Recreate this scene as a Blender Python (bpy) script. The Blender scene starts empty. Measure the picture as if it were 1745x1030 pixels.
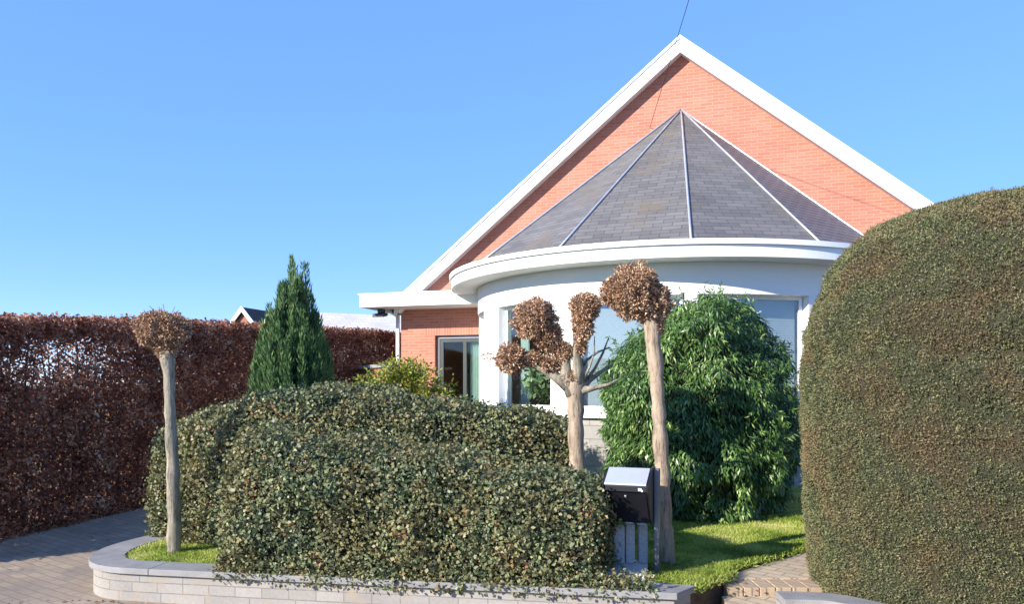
import bpy, bmesh, math, random
import numpy as np
from mathutils import Vector, Matrix, noise

S = bpy.context.scene
COL = S.collection
random.seed(7)
RNG = np.random.default_rng(11)

# ------------------------------------------------------------------ camera, world, sun
F = 1350.0; W0, H0 = 1745.0, 1030.0; HOR = 658.0; EYE = 1.70
cam = bpy.data.objects.new('camera', bpy.data.cameras.new('camera'))
COL.objects.link(cam)
cam.location = (0, 0, EYE); cam.rotation_euler = (math.radians(90), 0, 0)
cam.data.sensor_width = 36; cam.data.lens = 36 * F / W0
cam.data.shift_y = (HOR - H0 / 2) / W0
cam.data.clip_end = 3000
S.camera = cam

SUN_AZ = math.radians(235.5)      # clockwise from +Y
SUN_EL = math.radians(23.5)
w = bpy.data.worlds.new('World'); S.world = w; w.use_nodes = True
nt = w.node_tree; nt.nodes.clear()
sky = nt.nodes.new('ShaderNodeTexSky'); sky.sky_type = 'NISHITA'; sky.sun_disc = False
sky.sun_elevation = SUN_EL; sky.sun_rotation = SUN_AZ
sky.altitude = 3000; sky.air_density = 1.0; sky.dust_density = 0.0; sky.ozone_density = 10
bg = nt.nodes.new('ShaderNodeBackground'); bg.inputs[1].default_value = 0.12
gm = nt.nodes.new('ShaderNodeGamma'); gm.inputs[1].default_value = .35
hs = nt.nodes.new('ShaderNodeHueSaturation'); hs.inputs['Saturation'].default_value = 1.52; hs.inputs['Value'].default_value = 3.05; hs.inputs['Hue'].default_value = .522
wo = nt.nodes.new('ShaderNodeOutputWorld')
nt.links.new(sky.outputs[0], gm.inputs[0]); nt.links.new(gm.outputs[0], hs.inputs['Color']); nt.links.new(hs.outputs[0], bg.inputs[0]); nt.links.new(bg.outputs[0], wo.inputs[0])
sl = bpy.data.lights.new('sun', 'SUN'); sl.energy = 4.2; sl.angle = math.radians(0.55)
sl.color = (1.0, 0.93, 0.83)
so = bpy.data.objects.new('sun', sl); COL.objects.link(so)
sd = Vector((math.sin(SUN_AZ) * math.cos(SUN_EL), math.cos(SUN_AZ) * math.cos(SUN_EL), math.sin(SUN_EL)))
so.rotation_euler = sd.to_track_quat('Z', 'Y').to_euler(); so.location = (-10, -10, 12)
S.view_settings.view_transform = 'Standard'; S.view_settings.look = 'None'
S.view_settings.gamma = 1; S.view_settings.exposure = 1.15

# ------------------------------------------------------------------ materials
def new_mat(name):
    m = bpy.data.materials.new(name); m.use_nodes = True
    n = m.node_tree; b = n.nodes['Principled BSDF']
    return m, n, b

def ramp(n, fac, stops, interp='LINEAR'):
    r = n.nodes.new('ShaderNodeValToRGB'); r.color_ramp.interpolation = interp
    e = r.color_ramp.elements
    while len(e) < len(stops): e.new(0.5)
    for i, (p, c) in enumerate(stops):
        e[i].position = p; e[i].color = (*c, 1)
    n.links.new(fac, r.inputs[0]); return r.outputs[0]

def noisetex(n, vec, scale, detail=4, rough=.55):
    t = n.nodes.new('ShaderNodeTexNoise'); t.inputs['Scale'].default_value = scale
    t.inputs['Detail'].default_value = detail; t.inputs['Roughness'].default_value = rough
    if vec is not None: n.links.new(vec, t.inputs['Vector'])
    return t.outputs['Fac']

def mix(n, a, b, fac, mode='MIX'):
    m = n.nodes.new('ShaderNodeMix'); m.data_type = 'RGBA'; m.blend_type = mode
    for sock, v in ((m.inputs[6], a), (m.inputs[7], b), (m.inputs[0], fac)):
        if isinstance(v, (int, float)): sock.default_value = v
        elif isinstance(v, tuple): sock.default_value = (*v, 1)
        else: n.links.new(v, sock)
    return m.outputs[2]

def coord(n, kind='Object'):
    return n.nodes.new('ShaderNodeTexCoord').outputs[kind]

def bump(n, b, h, strength=.3, dist=.01):
    k = n.nodes.new('ShaderNodeBump'); k.inputs['Strength'].default_value = strength
    k.inputs['Distance'].default_value = dist
    n.links.new(h, k.inputs['Height']); n.links.new(k.outputs[0], b.inputs['Normal'])

def plain(name, col, rough=.6, metal=0, var=.12, scale=3, bumpy=0.0, spec=.5, fine=60):
    m, n, b = new_mat(name)
    v = coord(n)
    c = tuple(max(0, x * (1 - var)) for x in col); d = tuple(min(1, x * (1 + var)) for x in col)
    o = ramp(n, noisetex(n, v, scale, 6, .65), [(.3, c), (.7, d)])
    n.links.new(o, b.inputs['Base Color'])
    b.inputs['Roughness'].default_value = rough; b.inputs['Metallic'].default_value = metal
    b.inputs['Specular IOR Level'].default_value = spec
    if bumpy: bump(n, b, noisetex(n, v, fine, 4), bumpy, .01)
    return m

def map_xz(n, rot=False, kind='Object'):
    """(x+y, z) of object space, so both wall directions get courses"""
    v = coord(n, kind)
    s = n.nodes.new('ShaderNodeSeparateXYZ'); n.links.new(v, s.inputs[0])
    a = n.nodes.new('ShaderNodeMath'); a.operation = 'ADD'
    n.links.new(s.outputs[0], a.inputs[0]); n.links.new(s.outputs[1], a.inputs[1])
    c = n.nodes.new('ShaderNodeCombineXYZ')
    n.links.new(a.outputs[0], c.inputs[1 if rot else 0]); n.links.new(s.outputs[2], c.inputs[0 if rot else 1])
    return c.outputs[0], v

def brickmat(name, c1, c2, mortar, bw, bh, ms=.006, rot=False, rough=.85, vec=None, offs=.5, var=.2, bstr=.5, patch=None, smooth=.1, sq=None):
    m, n, b = new_mat(name)
    if vec == 'uv': p = coord(n, 'UV'); raw = coord(n)
    elif vec == 'xy':
        raw = coord(n); mp = n.nodes.new('ShaderNodeMapping'); mp.inputs['Rotation'].default_value = (0, 0, rot or 0)
        n.links.new(raw, mp.inputs[0]); p = mp.outputs[0]
    else: p, raw = map_xz(n, rot)
    t = n.nodes.new('ShaderNodeTexBrick')
    if sq: t.squash = sq; t.squash_frequency = 2; t.offset_frequency = 3
    t.offset = offs; t.inputs['Scale'].default_value = 1
    t.inputs['Brick Width'].default_value = bw; t.inputs['Row Height'].default_value = bh
    t.inputs['Mortar Size'].default_value = ms; t.inputs['Mortar Smooth'].default_value = smooth
    t.inputs['Color1'].default_value = (*c1, 1); t.inputs['Color2'].default_value = (*c2, 1)
    t.inputs['Mortar'].default_value = (*mortar, 1)
    n.links.new(p, t.inputs['Vector'])
    g = ramp(n, noisetex(n, raw, 1.3, 5), [(.3, (1 - var,) * 3), (.7, (1, 1, 1))])
    o = mix(n, t.outputs['Color'], g, 1.0, 'MULTIPLY')
    g2 = ramp(n, noisetex(n, raw, 45, 3), [(.3, (.85,) * 3), (.7, (1, 1, 1))])
    o = mix(n, o, g2, 1.0, 'MULTIPLY')
    if patch:
        f = ramp(n, noisetex(n, raw, patch[1], 6, .7), [(.52, (0, 0, 0)), (.68, (1, 1, 1))])
        o = mix(n, o, patch[0], f)
    n.links.new(o, b.inputs['Base Color']); b.inputs['Roughness'].default_value = rough
    bump(n, b, t.outputs['Fac'], -bstr, .006)
    return m

def leafmat(name, stops, rough=.45, trans=.25, spec=.5, patch=None, pscale=1.0):
    m, n, b = new_mat(name)
    a = n.nodes.new('ShaderNodeAttribute'); a.attribute_name = 'rnd'
    o = ramp(n, a.outputs['Fac'], stops, 'LINEAR')
    v = coord(n)
    if patch:
        f = ramp(n, noisetex(n, v, pscale, 5, .6), [(.42, (0, 0, 0)), (.66, (1, 1, 1))])
        fm = n.nodes.new('ShaderNodeMath'); fm.operation = 'MULTIPLY'; fm.inputs[1].default_value = .7
        n.links.new(f, fm.inputs[0])
        o = mix(n, o, patch, fm.outputs[0])
    n.links.new(o, b.inputs['Base Color']); b.inputs['Roughness'].default_value = rough
    b.inputs['Specular IOR Level'].default_value = spec
    if trans:
        tr = n.nodes.new('ShaderNodeBsdfTranslucent'); n.links.new(o, tr.inputs[0])
        ms = n.nodes.new('ShaderNodeMixShader'); ms.inputs[0].default_value = trans
        out = n.nodes['Material Output']
        n.links.new(b.outputs[0], ms.inputs[1]); n.links.new(tr.outputs[0], ms.inputs[2]); n.links.new(ms.outputs[0], out.inputs[0])
    return m

def glassmat(name, tint=(.8, .86, .86), ior=1.7):
    m, n, b = new_mat(name); n.nodes.remove(b)
    t = n.nodes.new('ShaderNodeBsdfTransparent'); t.inputs[0].default_value = (*tint, 1)
    g = n.nodes.new('ShaderNodeBsdfGlossy'); g.inputs['Roughness'].default_value = .01
    lw = n.nodes.new('ShaderNodeLayerWeight'); lw.inputs[0].default_value = .5
    pw = n.nodes.new('ShaderNodeMath'); pw.operation = 'POWER'; pw.inputs[1].default_value = 4.0
    n.links.new(lw.outputs['Facing'], pw.inputs[0])
    f = n.nodes.new('ShaderNodeMath'); f.operation = 'MULTIPLY_ADD'; f.inputs[1].default_value = 1 - ior; f.inputs[2].default_value = ior
    n.links.new(pw.outputs[0], f.inputs[0])
    x = n.nodes.new('ShaderNodeMixShader')
    n.links.new(f.outputs[0], x.inputs[0]); n.links.new(t.outputs[0], x.inputs[1]); n.links.new(g.outputs[0], x.inputs[2])
    n.links.new(x.outputs[0], n.nodes['Material Output'].inputs[0])
    return m

M = {}
M['brick'] = brickmat('orange_brick', (.58, .225, .150), (.49, .175, .112), (.55, .31, .23), .215, .056, .005, var=.14, bstr=.4)
M['brick_side'] = brickmat('orange_brick_darker', (.46, .15, .085), (.36, .11, .065), (.42, .28, .21), .22, .068, .006, var=.2)
M['soldier'] = brickmat('upright_brick', (.58, .225, .150), (.49, .175, .112), (.55, .31, .23), .22, .056, .005, rot=True, offs=0, var=.12, bstr=.4)
M['white'] = plain('white_paint', (.84, .84, .83), .55, var=.03, scale=2, bumpy=.05, fine=30)
M['white_render'] = plain('white_render', (.84, .84, .83), .8, var=.03, scale=2, bumpy=.12, fine=90)
M['soffit'] = plain('soffit_board', (.74, .74, .72), .7, var=.05)
M['slate'] = brickmat('slate_tiles', (.205, .190, .178), (.145, .137, .130), (.06, .06, .06), .27, .098, .005, vec='uv', var=.25, rough=.6, bstr=.6, patch=((.16, .13, .09), 1.1))
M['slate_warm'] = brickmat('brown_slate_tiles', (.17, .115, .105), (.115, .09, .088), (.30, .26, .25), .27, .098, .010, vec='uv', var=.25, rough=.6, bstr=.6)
M['zinc'] = plain('zinc_flashing', (.55, .56, .58), .4, .5, var=.12, scale=9)
M['lead'] = plain('lead_flashing', (.26, .26, .27), .6, .2, var=.15, scale=6)
M['tile'] = brickmat('dark_roof_tiles', (.10, .075, .07), (.07, .055, .05), (.03, .025, .025), .3, .3, .012, vec='uv', var=.2)
M['tile_glare'] = brickmat('sun_glare_roof_tiles', (.80, .74, .68), (.74, .68, .62), (.60, .55, .50), .35, .3, .012, vec='uv', var=.15)  # near-white: glare of the grazing sun put into the tile colour
M['grey_frame'] = plain('grey_aluminium', (.30, .30, .33), .4, .4, var=.05)
M['dark_frame'] = plain('dark_window_frame', (.035, .045, .045), .4, var=.1)
M['glass'] = glassmat('window_glass', (.84, .90, .88), .05)
M['glass_clear'] = glassmat('coated_glass', (.84, .90, .90), .13)
M['blind'] = brickmat('slatted_blind', (.80, .80, .84), (.78, .78, .82), (.66, .67, .72), 4.0, .05, .004, offs=0, var=.03, bstr=.6, smooth=.6)
M['roller'] = plain('blind_sky_tint', (.52, .51, .56), .8, var=.03, scale=1.5)  # grey-lavender puts shade and reflected sky into the blind colour
M['plaster'] = plain('interior_plaster', (.62, .60, .54), .9, var=.05)
M['floorin'] = plain('interior_floor', (.18, .13, .09), .5, var=.1)
M['curtain'] = plain('pale_green_curtain', (.62, .72, .66), .8, var=.04)
M['block'] = brickmat('grey_stone_block', (.62, .58, .52), (.52, .49, .45), (.40, .38, .35), .42, .19, .007, var=.15, patch=((.40, .37, .32), 5))
M['block_uv'] = brickmat('grey_stone_block_courses', (.38, .36, .33), (.31, .295, .27), (.20, .19, .175), .42, .19, .007, vec='uv', var=.15, patch=((.40, .37, .32), 5))
M['wallstone'] = brickmat('cream_wall_stone', (.74, .66, .57), (.60, .54, .48), (.46, .41, .36), .31, .098, .005, var=.22, rough=.9, patch=((.48, .37, .26), 3.2), bstr=.9, smooth=.3)
M['coping'] = plain('bluestone_coping', (.25, .243, .238), .75, var=.22, scale=5, bumpy=.25, fine=120)
M['granite'] = plain('grey_granite', (.52, .51, .50), .8, var=.35, scale=70, bumpy=.4, fine=140)
M['box'] = plain('black_mailbox_paint', (.010, .010, .014), .38, var=.2, scale=4)
M['steel'] = plain('brushed_steel', (.66, .68, .70), .32, .55, var=.05)
M['post'] = plain('grey_metal_post', (.16, .18, .21), .4, .6, var=.1)
M['black'] = plain('black_rubber', (.01, .01, .01), .6)
M['road_bounce'] = plain('pale_bounce_road', (.36, .35, .33), .9, var=.2, scale=30, bumpy=.4, fine=300)  # unseen road surface made pale to bounce light up to the soffits
M['soil'] = plain('soil', (.085, .058, .038), .95, var=.4, scale=14, bumpy=.8, fine=90)
M['earth'] = plain('meadow_earth', (.07, .09, .03), .95, var=.35, scale=2, bumpy=.5)
M['turf'] = plain('lawn_turf', (.30, .34, .09), .95, var=.45, scale=9, bumpy=.8, fine=150)
M['paver'] = brickmat('driveway_pavers', (.43, .33, .235), (.34, .27, .20), (.22, .18, .14), .20, .10, .006, vec='xy', rot=.61, var=.3, rough=.9, patch=((.20, .165, .14), 2.2), smooth=.4)
M['pathpaver'] = brickmat('path_pavers', (.62, .49, .33), (.50, .40, .28), (.30, .24, .17), .20, .10, .007, vec='xy', rot=.75, var=.22, rough=.9, patch=((.30, .25, .18), 3))
M['edgepaver'] = brickmat('edge_pavers', (.50, .38, .25), (.42, .30, .20), (.25, .19, .14), .105, .6, .007, var=.2, offs=0, rough=.9)
M['sidewalk'] = brickmat('sidewalk_slabs', (.34, .30, .28), (.30, .27, .25), (.18, .15, .14), .3, .3, .006, vec='xy', rot=0, var=.25, offs=0)
M['core'] = plain('foliage_shade_core', (.022, .018, .012), .95, var=.4, scale=20)  # near-black fill for foliage cores, puts shade between leaves into colour
M['corebrown'] = plain('brown_twigs', (.11, .07, .045), .95, var=.4, scale=30, bumpy=.8)
M['houseplant'] = leafmat('houseplant_leaf', [(0, (.12, .22, .08)), (1, (.40, .52, .25))], .4, .2)
M['pot'] = plain('white_pot', (.75, .75, .73), .4)

def bark(name, a, bcol, dark):
    m, n, b = new_mat(name); v = coord(n)
    mp = n.nodes.new('ShaderNodeMapping'); mp.inputs['Scale'].default_value = (1, 1, .16); n.links.new(v, mp.inputs[0])
    o = ramp(n, noisetex(n, mp.outputs[0], 30, 8, .75), [(.36, dark), (.47, a), (.68, bcol)])
    f = ramp(n, noisetex(n, v, 7, 5), [(.55, (0, 0, 0)), (.7, (1, 1, 1))])
    o = mix(n, o, tuple(x * .55 for x in a), f)
    n.links.new(o, b.inputs['Base Color']); b.inputs['Roughness'].default_value = .9
    bump(n, b, noisetex(n, mp.outputs[0], 60, 6, .7), .9, .012)
    return m
M['bark'] = bark('pale_bark', (.34, .26, .185), (.46, .37, .27), (.13, .09, .06))
M['bark_green'] = bark('algae_bark', (.24, .215, .16), (.44, .37, .28), (.07, .06, .045))

M['ivy'] = leafmat('ivy_leaf', [(0, (0.043, 0.066, 0.033)), (.35, (0.105, 0.138, 0.061)), (.65, (0.185, 0.218, 0.095)), (.80, (0.271, 0.297, 0.144)), (.9, (0.320, 0.264, 0.111)), (1, (0.246, 0.126, 0.055))], .5, .18, .45, patch=(0.197, 0.158, 0.061), pscale=3.2)
M['beech'] = leafmat('dry_beech_leaf', [(0, (0.136, 0.054, 0.039)), (.5, (0.303, 0.128, 0.082)), (.82, (0.501, 0.241, 0.147)), (1, (0.800, 0.590, 0.397))], .5, .38, .35)
M['cypress'] = leafmat('cypress_spray', [(0, (0.050, 0.103, 0.041)), (.6, (0.098, 0.188, 0.066)), (1, (0.178, 0.263, 0.084))], .6, .2, .3)
M['laurel'] = leafmat('laurel_leaf', [(0, (0.030, 0.069, 0.018)), (.5, (0.084, 0.172, 0.040)), (.85, (0.161, 0.279, 0.065)), (1, (0.350, 0.477, 0.163))], .38, .2, .5)
M['yew'] = leafmat('clipped_needles', [(0, (0.068, 0.082, 0.040)), (.5, (0.141, 0.162, 0.077)), (.85, (0.215, 0.217, 0.103)), (1, (0.306, 0.265, 0.139))], .75, .15, .2, patch=(0.227, 0.157, 0.084), pscale=2.6)
M['yewcore'] = leafmat('clipped_bush_shade_core', [(0, (0.043, 0.042, 0.026)), (1, (0.043, 0.042, 0.026))], .9, 0, .1, patch=(0.062, 0.037, 0.025), pscale=2.6)  # core coloured dark so the pits in the bush look shaded
M['yellow'] = leafmat('yellow_green_leaf', [(0, (0.118, 0.173, 0.022)), (.55, (0.280, 0.334, 0.045)), (.85, (0.443, 0.427, 0.067)), (1, (0.560, 0.293, 0.078))], .5, .35)
M['dry'] = leafmat('dry_brown_leaf', [(0, (0.156, 0.082, 0.049)), (.4, (0.391, 0.230, 0.138)), (.8, (0.624, 0.407, 0.261)), (1, (0.800, 0.665, 0.466))], .9, .1, .1)
M['grass'] = leafmat('grass_blade', [(0, (0.130, 0.195, 0.028)), (.5, (0.281, 0.368, 0.055)), (.85, (0.441, 0.509, 0.103)), (1, (0.581, 0.563, 0.205))], .6, .35, .25)
M['fallen'] = leafmat('fallen_leaf', [(0, (.10, .05, .02)), (.6, (.25, .14, .07)), (1, (.42, .30, .18))], .8, .1, .2)

# ------------------------------------------------------------------ helpers
def tag(o, label=None, cat=None, group=None, kind=None):
    if label: o['label'] = label
    if cat: o['category'] = cat
    if group: o['group'] = group
    if kind: o['kind'] = kind
    return o

def empty(name, loc=(0, 0, 0), rz=0, parent=None):
    o = bpy.data.objects.new(name, None); COL.objects.link(o); o.location = loc; o.rotation_euler = (0, 0, rz)
    o.empty_display_size = .2
    if parent: o.parent = parent
    return o

class MB:
    def __init__(s): s.v = []; s.f = []; s.uv = {}; s.mi = []
    def add(s, vs, fs, mi=0):
        k = len(s.v); s.v += [tuple(p) for p in vs]
        for f in fs: s.f.append([k + i for i in f]); s.mi.append(mi)
        return s
    def box(s, x0, x1, y0, y1, z0, z1, mi=0):
        return s.add([(x0, y0, z0), (x1, y0, z0), (x1, y1, z0), (x0, y1, z0), (x0, y0, z1), (x1, y0, z1), (x1, y1, z1), (x0, y1, z1)],
                     [(3, 2, 1, 0), (4, 5, 6, 7), (0, 1, 5, 4), (1, 2, 6, 5), (2, 3, 7, 6), (3, 0, 4, 7)], mi)
    def prism(s, poly, d0, d1, axis='y', mi=0):
        n = len(poly); vs = []
        for d in (d0, d1):
            for a, b in poly:
                vs.append((a, d, b) if axis == 'y' else ((d, a, b) if axis == 'x' else (a, b, d)))
        fs = [tuple(range(n)), tuple(range(2 * n - 1, n - 1, -1))]
        fs += [(i, (i + 1) % n, n + (i + 1) % n, n + i) for i in range(n)]
        return s.add(vs, fs, mi)
    def arc(s, cx, a0, a1, r0, r1, z0, z1, seg=None, mi=0):
        seg = seg or max(2, int(abs(a1 - a0) / 1.8)); vs = []
        for i in range(seg + 1):
            a = math.radians(a0 + (a1 - a0) * i / seg); c, t = math.cos(a), -math.sin(a)
            vs += [(cx + r0 * c, r0 * t, z0), (cx + r1 * c, r1 * t, z0), (cx + r1 * c, r1 * t, z1), (cx + r0 * c, r0 * t, z1)]
        fs = [(0, 1, 2, 3), tuple(4 * seg + k for k in (3, 2, 1, 0))]
        for i in range(seg):
            b = 4 * i
            for k in range(4): fs.append((b + k, b + 4 + k, b + 4 + (k + 1) % 4, b + (k + 1) % 4))
        return s.add(vs, fs, mi)
    def tube(s, pts, rad, n=10, cap=True, wob=0, mi=0):
        pts = [Vector(p) for p in pts]; rad = rad if hasattr(rad, '__len__') else [rad] * len(pts)
        k0 = len(s.v); up = Vector((0, 0, 1)); prev = None
        for i, p in enumerate(pts):
            t = (pts[min(i + 1, len(pts) - 1)] - pts[max(i - 1, 0)]).normalized()
            if prev is None:
                a = t.cross(up if abs(t.z) < .9 else Vector((1, 0, 0))).normalized()
            else: a = (prev - t * prev.dot(t)).normalized()
            prev = a; b = t.cross(a)
            for j in range(n):
                q = 2 * math.pi * j / n; r = rad[i]
                if wob: r *= 1 + wob * noise.noise((p + a * math.cos(q) * rad[i] * 3 + b * math.sin(q) * rad[i] * 3) * 6)
                s.v.append(tuple(p + a * math.cos(q) * r + b * math.sin(q) * r))
        for i in range(len(pts) - 1):
            for j in range(n):
                s.f.append([k0 + i * n + j, k0 + i * n + (j + 1) % n, k0 + (i + 1) * n + (j + 1) % n, k0 + (i + 1) * n + j]); s.mi.append(mi)
        if cap:
            s.f.append([k0 + j for j in range(n)][::-1]); s.mi.append(mi)
            s.f.append([k0 + (len(pts) - 1) * n + j for j in range(n)]); s.mi.append(mi)
        return s
    def build(s, name, mats, parent=None, smooth=False, bevel=0, uv=None):
        me = bpy.data.meshes.new(name); me.from_pydata(s.v, [], s.f); 
        mats = mats if isinstance(mats, (list, tuple)) else [mats]
        for m in mats: me.materials.append(m)
        if len(mats) > 1:
            for p, i in zip(me.polygons, s.mi): p.material_index = i
        bm = bmesh.new(); bm.from_mesh(me); bmesh.ops.recalc_face_normals(bm, faces=bm.faces)
        if uv:
            L = bm.loops.layers.uv.new('UVMap')
            for f in bm.faces:
                nrm = f.normal
                h = Vector((0, 0, 1)).cross(nrm)
                h = h.normalized() if h.length > 1e-4 else Vector((1, 0, 0))
                vv = nrm.cross(h)
                for l in f.loops: l[L].uv = (l.vert.co.dot(h), l.vert.co.dot(vv))
        bm.to_mesh(me); bm.free()
        if smooth:
            for p in me.polygons: p.use_smooth = True
        o = bpy.data.objects.new(name, me); COL.objects.link(o)
        if parent: o.parent = parent
        if bevel:
            md = o.modifiers.new('bevel', 'BEVEL'); md.width = bevel; md.segments = 2; md.limit_method = 'ANGLE'
        return o

def np_mesh(name, V, faces4, mat, parent=None, rnd=None, smooth=False):
    """fast quad mesh. V (n,3), faces4 (m,4)"""
    me = bpy.data.meshes.new(name); n, m = len(V), len(faces4)
    me.vertices.add(n); me.vertices.foreach_set('co', np.ascontiguousarray(V, dtype=np.float32).ravel())
    me.loops.add(m * 4); me.loops.foreach_set('vertex_index', np.ascontiguousarray(faces4, dtype=np.int32).ravel())
    me.polygons.add(m); me.polygons.foreach_set('loop_start', np.arange(0, m * 4, 4, dtype=np.int32))
    if smooth: me.polygons.foreach_set('use_smooth', np.ones(m, dtype=bool))
    me.update(calc_edges=True); me.materials.append(mat)
    if rnd is not None:
        a = me.attributes.new('rnd', 'FLOAT', 'FACE'); a.data.foreach_set('value', np.asarray(rnd, dtype=np.float32))
    me.validate()
    o = bpy.data.objects.new(name, me); COL.objects.link(o)
    if parent: o.parent = parent
    return o

def norm(a): return a / np.maximum(np.linalg.norm(a, axis=1, keepdims=True), 1e-9)

def leaves(name, P, D, N, L, Wd, mat, parent=None, fold=.15, rnd=None, wide=.45, clump=None):
    """P base points, D leaf direction, N leaf normal"""
    P = np.array([tuple(p) for p in P], float) if not isinstance(P, np.ndarray) or P.dtype == object else P
    n = len(P); D = norm(D); Sd = norm(np.cross(D, N)); N = np.cross(Sd, D)
    L = np.broadcast_to(np.asarray(L, float), (n,))[:, None]; Wd = np.broadcast_to(np.asarray(Wd, float), (n,))[:, None]
    V = np.empty((n, 4, 3)); V[:, 0] = P
    V[:, 1] = P + D * L * wide + Sd * Wd * .5 + N * L * fold
    V[:, 2] = P + D * L
    V[:, 3] = P + D * L * wide - Sd * Wd * .5 + N * L * fold
    Fc = np.arange(n * 4).reshape(n, 4)
    if rnd is None:
        rnd = RNG.random(n)
        if clump:
            sc, amt = clump; c0 = P.min(axis=0); K = np.floor(((P - c0) / sc).astype(float)).astype(int)
            lat = RNG.random(tuple(K.max(axis=0) + 2)); fr = (P - c0) / sc - K; fr = fr * fr * (3 - 2 * fr); g = 0
            for dx in (0, 1):
                for dy in (0, 1):
                    for dz in (0, 1):
                        wt = np.abs(1 - dx - fr[:, 0]) * np.abs(1 - dy - fr[:, 1]) * np.abs(1 - dz - fr[:, 2]); g = g + wt * lat[K[:, 0] + dx, K[:, 1] + dy, K[:, 2] + dz]
            rnd = np.clip(rnd * (1 - amt * .5) + (g - .5) * amt * 1.6 + amt * .25, 0, 1)
    return np_mesh(name, V.reshape(-1, 3), Fc, mat, parent, rnd)

def sample(V, Q, n):
    """random points and normals on quads"""
    V = np.asarray(V, float); Q = np.asarray(Q)
    a, b, c, d = (V[Q[:, k]] for k in range(4))
    nn = np.cross(c - a, d - b); ar = np.linalg.norm(nn, axis=1) * .5
    i = RNG.choice(len(Q), n, p=ar / ar.sum()); s, t = RNG.random((n, 1)), RNG.random((n, 1))
    P = (a[i] * (1 - s) + b[i] * s) * (1 - t) + (d[i] * (1 - s) + c[i] * s) * t
    return P, norm(nn[i]), ar.sum()

def fbm(P, sc, seed=0.0):
    return np.array([noise.fractal(Vector((p[0] * sc + seed, p[1] * sc, p[2] * sc)), .8, 2.0, 3) for p in P])

def rvec(n): return norm(RNG.normal(size=(n, 3)))

def hedge_shell(st, e=.45, nc=22, per=.12, endr=.35, amp=.06, nsc=1.6, seed=0.0):
    """st: stations (x,y,zbase,ztop,halfwidth); returns V,Q grid"""
    st = np.array(st, float); seg = np.linalg.norm(np.diff(st[:, :2], axis=0), axis=1); cum = np.r_[0, np.cumsum(seg)]
    T = cum[-1]; ts = np.linspace(0, T, max(6, int(T / per)))
    # round the ends
    rows = []
    for t in ts:
        p = [np.interp(t, cum, st[:, k]) for k in range(5)]
        q = [np.interp(min(t + .02, T), cum, st[:, k]) for k in range(2)]; r = [np.interp(max(t - .02, 0), cum, st[:, k]) for k in range(2)]
        d = np.array(q) - np.array(r); d /= np.linalg.norm(d); nrm = np.array([d[1], -d[0]])
        k = min(t, T - t) / endr; k = 1 if k >= 1 else (1 - (1 - k) ** 2.6) ** (1 / 2.6)
        row = []
        for j in range(nc + 1):
            a = math.pi * j / nc; c, s = math.cos(a), math.sin(a)
            off = math.copysign(abs(c) ** e, c) * p[4] * max(k, .02)
            z = p[2] + (p[3] - p[2]) * (s ** e) * (.55 + .45 * k)
            row.append((p[0] + nrm[0] * off, p[1] + nrm[1] * off, z))
        rows.append(row)
    V = np.array(rows).reshape(-1, 3); n1 = nc + 1
    Q = [(i * n1 + j, (i + 1) * n1 + j, (i + 1) * n1 + j + 1, i * n1 + j + 1) for i in range(len(ts) - 1) for j in range(nc)]
    Q = np.array(Q)
    cen = V.reshape(len(ts), n1, 3).mean(axis=1, keepdims=True); out = norm((V.reshape(len(ts), n1, 3) - cen).reshape(-1, 3))
    V = V + out * (fbm(V, nsc, seed) * amp)[:, None]
    a = V[Q[:, 0]]; nn = np.cross(V[Q[:, 2]] - a, V[Q[:, 3]] - V[Q[:, 1]])
    cc = V[Q].mean(axis=1); c2 = np.repeat(cen[:-1, 0], nc, axis=0)
    if (np.einsum('ij,ij->i', nn, cc - c2)).mean() < 0: Q = Q[:, ::-1]
    return V, Q

def blob_shell(cx, cy, z0, z1, R, e1=2.4, nu=48, nv=26, amp=.08, nsc=1.6, seed=0., ry=None, prof=None):
    """upright superellipsoid dome (closed of revolution)"""
    V = []; ry = ry or R
    for j in range(nv + 1):
        t = j / nv
        if prof: rr, zz = prof(t)
        else:
            a = -math.pi / 2 + math.pi * t; c, s = math.cos(a), math.sin(a)
            rr = abs(c) ** (2 / e1); zz = .5 + .5 * math.copysign(abs(s) ** (2 / e1), s)
        rr = max(rr, .003)
        for i in range(nu):
            q = 2 * math.pi * i / nu
            V.append((cx + R * rr * math.cos(q), cy + ry * rr * math.sin(q), z0 + (z1 - z0) * zz))
    V = np.array(V); Q = np.array([(j * nu + i, j * nu + (i + 1) % nu, (j + 1) * nu + (i + 1) % nu, (j + 1) * nu + i) for j in range(nv) for i in range(nu)])
    c = np.array([cx, cy, (z0 + z1) / 2]); V = V + norm(V - c) * (fbm(V, nsc, seed) * amp)[:, None]
    return V, Q

def shrink(V, Q, d):
    nn = np.zeros_like(V); f = np.cross(V[Q[:, 2]] - V[Q[:, 0]], V[Q[:, 3]] - V[Q[:, 1]])
    for k in range(4): np.add.at(nn, Q[:, k], f)
    return V - norm(nn) * d

def px(x, d): return (x - 872.5) / F * d          # planning aid: sideways metres of a photo column at distance d
def pz(y, d): return EYE + (HOR - y) / F * d

# ------------------------------------------------------------------ ground (setting)
def drive_z(y): return max(0.0, (y - 6.8) * .035)
def lawn_z(y): return .25 + max(0, y - 6.5) * .012

def sheet(name, nx, ny, x0, x1, y0, y1, zf, mat):
    V = []; 
    for j in range(ny + 1):
        for i in range(nx + 1):
            x = x0 + (x1 - x0) * i / nx; y = y0 + (y1 - y0) * j / ny; V.append((x, y, zf(x, y)))
    b = MB(); b.add(V, [(j * (nx + 1) + i, j * (nx + 1) + i + 1, (j + 1) * (nx + 1) + i + 1, (j + 1) * (nx + 1) + i) for j in range(ny) for i in range(nx)])
    return tag(b.build(name, mat), kind='structure')

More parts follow.
